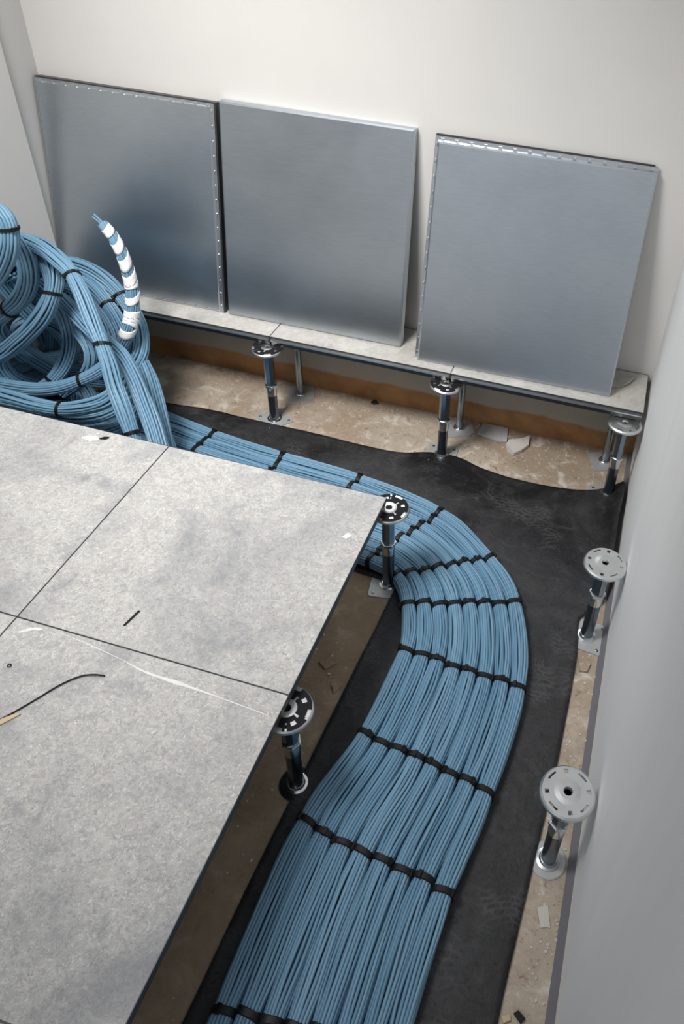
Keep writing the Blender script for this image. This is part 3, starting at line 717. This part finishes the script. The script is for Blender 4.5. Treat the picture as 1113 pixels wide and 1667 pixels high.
for idx, (key, (lab, tie_at)) in enumerate(PL.items()):
    R_, cr = SPEC.get(key, (0.0205, 0.0040))
    raw = catmull(PILE[key], 12); ds = 0.014
    C, L = resample(raw, ds)
    acc = [0.0]
    for a, c in zip(raw, raw[1:]): acc.append(acc[-1] + (c - a).length)
    ties = [acc[q * 12] / L * (len(C) - 1) for q, _ in tie_at]
    taper = None
    if key == 'b7': taper = lambda s: min(1.0, 0.58 + 1.6 * s)
    if key == 'b4': taper = lambda s: 1.0 + 0.18 * max(0.0, s - 0.6)
    if key == 'b5': taper = lambda s: 1.0 + 0.3 * max(0.0, s - 0.5)
    t, base = make_bundle('cable_bundle', lab, 'bundles of the cable pile', C, frames(C), ties, n=16, hw=R_, hh=R_, ex=2.0, cr=cr, seed=900 + idx,
                          jit=(0.0010 if key == 'b7' else 0.0024), ds=ds, tie_w=0.0105, taper=taper, loose=1.05, tight=0.92, twist=0.5)
    if key == 'b7':
        # white tape wound round the upright end
        F3 = frames(C); acc2 = [acc[q * 12] for q in range(len(PILE[key]))]
        def tape(s0, s1, tilt, seed):
            rnd = random.Random(seed); b = MB(); V = []; nn = 26
            for k in range(nn):
                a = 2 * math.pi * k / nn
                for e in range(5):
                    s = s0 + (s1 - s0) * e / 4 + tilt * math.cos(a + 0.4) * 1.7 + rnd.uniform(-0.0006, 0.0006)
                    q = max(0, min(len(C) - 1.001, s / L * (len(C) - 1))); i = int(q); w = q - i
                    c = C[i].lerp(C[i + 1], w); T, A, B = F3[i]
                    rr = (R_ * 1.02 * min(1.0, 0.58 + 1.6 * s / L)) + cr + 0.0014 + rnd.uniform(0, 0.0005)
                    V.append(c + (A * math.cos(a) + B * math.sin(a)) * rr - base)
            Fc = [(k * 5 + e, k * 5 + e + 1, ((k + 1) % nn) * 5 + e + 1, ((k + 1) % nn) * 5 + e) for k in range(nn) for e in range(4)]
            b.add(V, Fc); o = b.build('tape_wrap', 'tape', t, smooth=True); o['label'] = 'white tape wrap'
            md = o.modifiers.new('thick', 'SOLIDIFY'); md.thickness = 0.0006
        Lt = acc2[7]
        for j, (a0, a1, tl) in enumerate([(0.03, 0.11, 0.006), (0.15, 0.235, 0.012), (0.29, 0.39, 0.012), (0.44, 0.535, 0.010), (0.535, 0.585, 0.004), (0.635, 0.70, 0.010), (0.79, 0.855, 0.001), (0.86, 0.905, -0.005), (0.905, 0.945, -0.007), (0.94, 1.01, 0.008)]):
            tape(a0 * Lt, a1 * Lt, tl, 40 + j)
        # a few loose conductors beyond the tape
        b = MB(); p0 = C[1]; T0 = -F3[1][0]
        for k in range(4):
            o_ = Vector((0.004 * math.cos(k * 1.6), 0.002 * math.sin(k * 1.6), 0.004 * math.sin(k * 1.6)))
            le = 0.050 - 0.008 * (k % 3)
            b.tube(catmull([p0 + o_ - base, p0 + T0 * le * 0.5 + o_ * 1.1 - base, p0 + T0 * le + o_ * 1.3 + Vector((-0.004, 0, -0.001 * k)) - base], 4), 0.0026, 7)
        tag(b.build('cable_tips', 'cable', t, smooth=True, auto=1.0), kind='stuff')

# coils resting on the subfloor that carry the pile
for j, (cx, cy, z, rad) in enumerate([(-0.60, 0.93, 0.10, 0.185), (-0.61, 0.94, 0.145, 0.165)]):
    P = []
    for k in range(25):
        a = 2 * math.pi * k / 24
        P.append((cx + rad * 1.1 * math.cos(a), cy + rad * 0.75 * math.sin(a), z + 0.012 * math.sin(a * 2)))
    C, L = resample(catmull(P, 6), 0.02)
    make_bundle('cable_bundle', ['lower', 'upper'][j] + ' of the two shaded cable coils at the bottom of the pile', 'bundles of the cable pile', C, frames(C), [10], n=16, hw=0.020, hh=0.020, ex=2.0, cr=0.0036, seed=1300 + j, ds=0.02)

# ------------------------------------------------------------------ rubble and scraps
random.seed(11)
def shard(name, poly, th, mat, label, cat, z=0.001):
    b = MB(); b.prism(poly, z, z + th, th * 0.25); return tag(b.build(name, mat, bevel=0.0008), label, cat)
shard('tile_shard', [(0.702, 1.339), (0.710, 1.401), (0.802, 1.401), (0.814, 1.328), (0.782, 1.320)], 0.008, 'slate', 'flat grey tile shard lying against the foot of the back wall', 'rubble')
shard('plaster_shard', [(0.828, 1.273), (0.814, 1.306), (0.820, 1.331), (0.864, 1.353), (0.886, 1.375), (0.892, 1.330), (0.874, 1.292), (0.852, 1.268)], 0.016, 'rubble', 'chunky pale broken plaster piece beside the grey shard', 'rubble')
shard('concrete_flake', [(0.535, 0.302), (0.561, 0.286), (0.584, 0.313), (0.558, 0.318)], 0.004, 'concrete', 'thin brownish flake on the floor between panel edge and mat', 'flake')
shard('concrete_flake', [(0.591, 0.251), (0.607, 0.229), (0.619, 0.255), (0.605, 0.265)], 0.003, 'concrete', 'smaller brownish flake right at the mat edge', 'flake')
shard('concrete_flake', [(1.185, 0.514), (1.193, 0.477), (1.212, 0.481), (1.218, 0.506), (1.202, 0.524)], 0.008, 'concrete', 'pale lump beside the mat near the right wall pedestal', 'flake')
shard('dark_crumb', [(0.281, 1.387), (0.295, 1.380), (0.312, 1.390), (0.299, 1.401), (0.285, 1.399)], 0.006, 'ink', 'dark crumb at the foot of the back wall between two pedestals', 'crumb')
shard('tie_offcut', [(1.175, -0.287), (1.191, -0.299), (1.198, -0.289), (1.183, -0.280)], 0.006, 'tie', 'black plastic offcut on the concrete at the bottom right', 'offcut')
shard('wood_splinter', [(1.154, -0.297), (1.168, -0.290), (1.173, -0.298), (1.160, -0.307)], 0.004, 'wood', 'brown splinter next to the black offcut at the bottom right', 'splinter')
shard('paint_flake', [(1.186, -0.100), (1.199, -0.134), (1.217, -0.127), (1.207, -0.089)], 0.0015, 'rubble', 'thin grey flake on the concrete in front of the nearest wall pedestal', 'flake')
rnd = random.Random(4)
b = MB()
for k in range(420):
    r = rnd.random()
    if r < 0.6: x, y = rnd.uniform(-0.35, 1.22), rnd.uniform(1.20, 1.40)
    elif r < 0.85: x, y = rnd.uniform(1.187, 1.235), rnd.uniform(-0.5, 0.55)
    else: x, y = rnd.uniform(0.45, 0.62), rnd.uniform(-0.5, 0.55)
    s = rnd.uniform(0.0012, 0.0042); a = rnd.uniform(0, 6.28)
    poly = [(x + s * rnd.uniform(0.6, 1.2) * math.cos(a + q * 1.57), y + s * rnd.uniform(0.6, 1.2) * math.sin(a + q * 1.57)) for q in range(4)]
    b.prism(poly, 0.0, s * rnd.uniform(0.3, 0.8), 0)
tag(b.build('concrete_grit', 'rubble'), 'scattered grit and crumbs on the concrete subfloor', 'grit', kind='stuff')
# clear plastic scrap on the ledge
b = MB(); P = [(1.109, 1.288), (1.153, 1.298), (1.180, 1.325), (1.198, 1.369), (1.192, 1.383), (1.104, 1.383)]
V = [(x, y, FT + 0.0015 + (0.010 if k in (2, 3) else 0.002)) for k, (x, y) in enumerate(P)] + [(1.13, 1.352, FT + 0.004)]
b.add(V, [(k, (k + 1) % 6, 6) for k in range(6)])
o = b.build('plastic_scrap', 'clear'); md = o.modifiers.new('thick', 'SOLIDIFY'); md.thickness = 0.0012
tag(o, 'torn translucent plastic scrap on the ledge beside the rightmost metal panel', 'scrap')
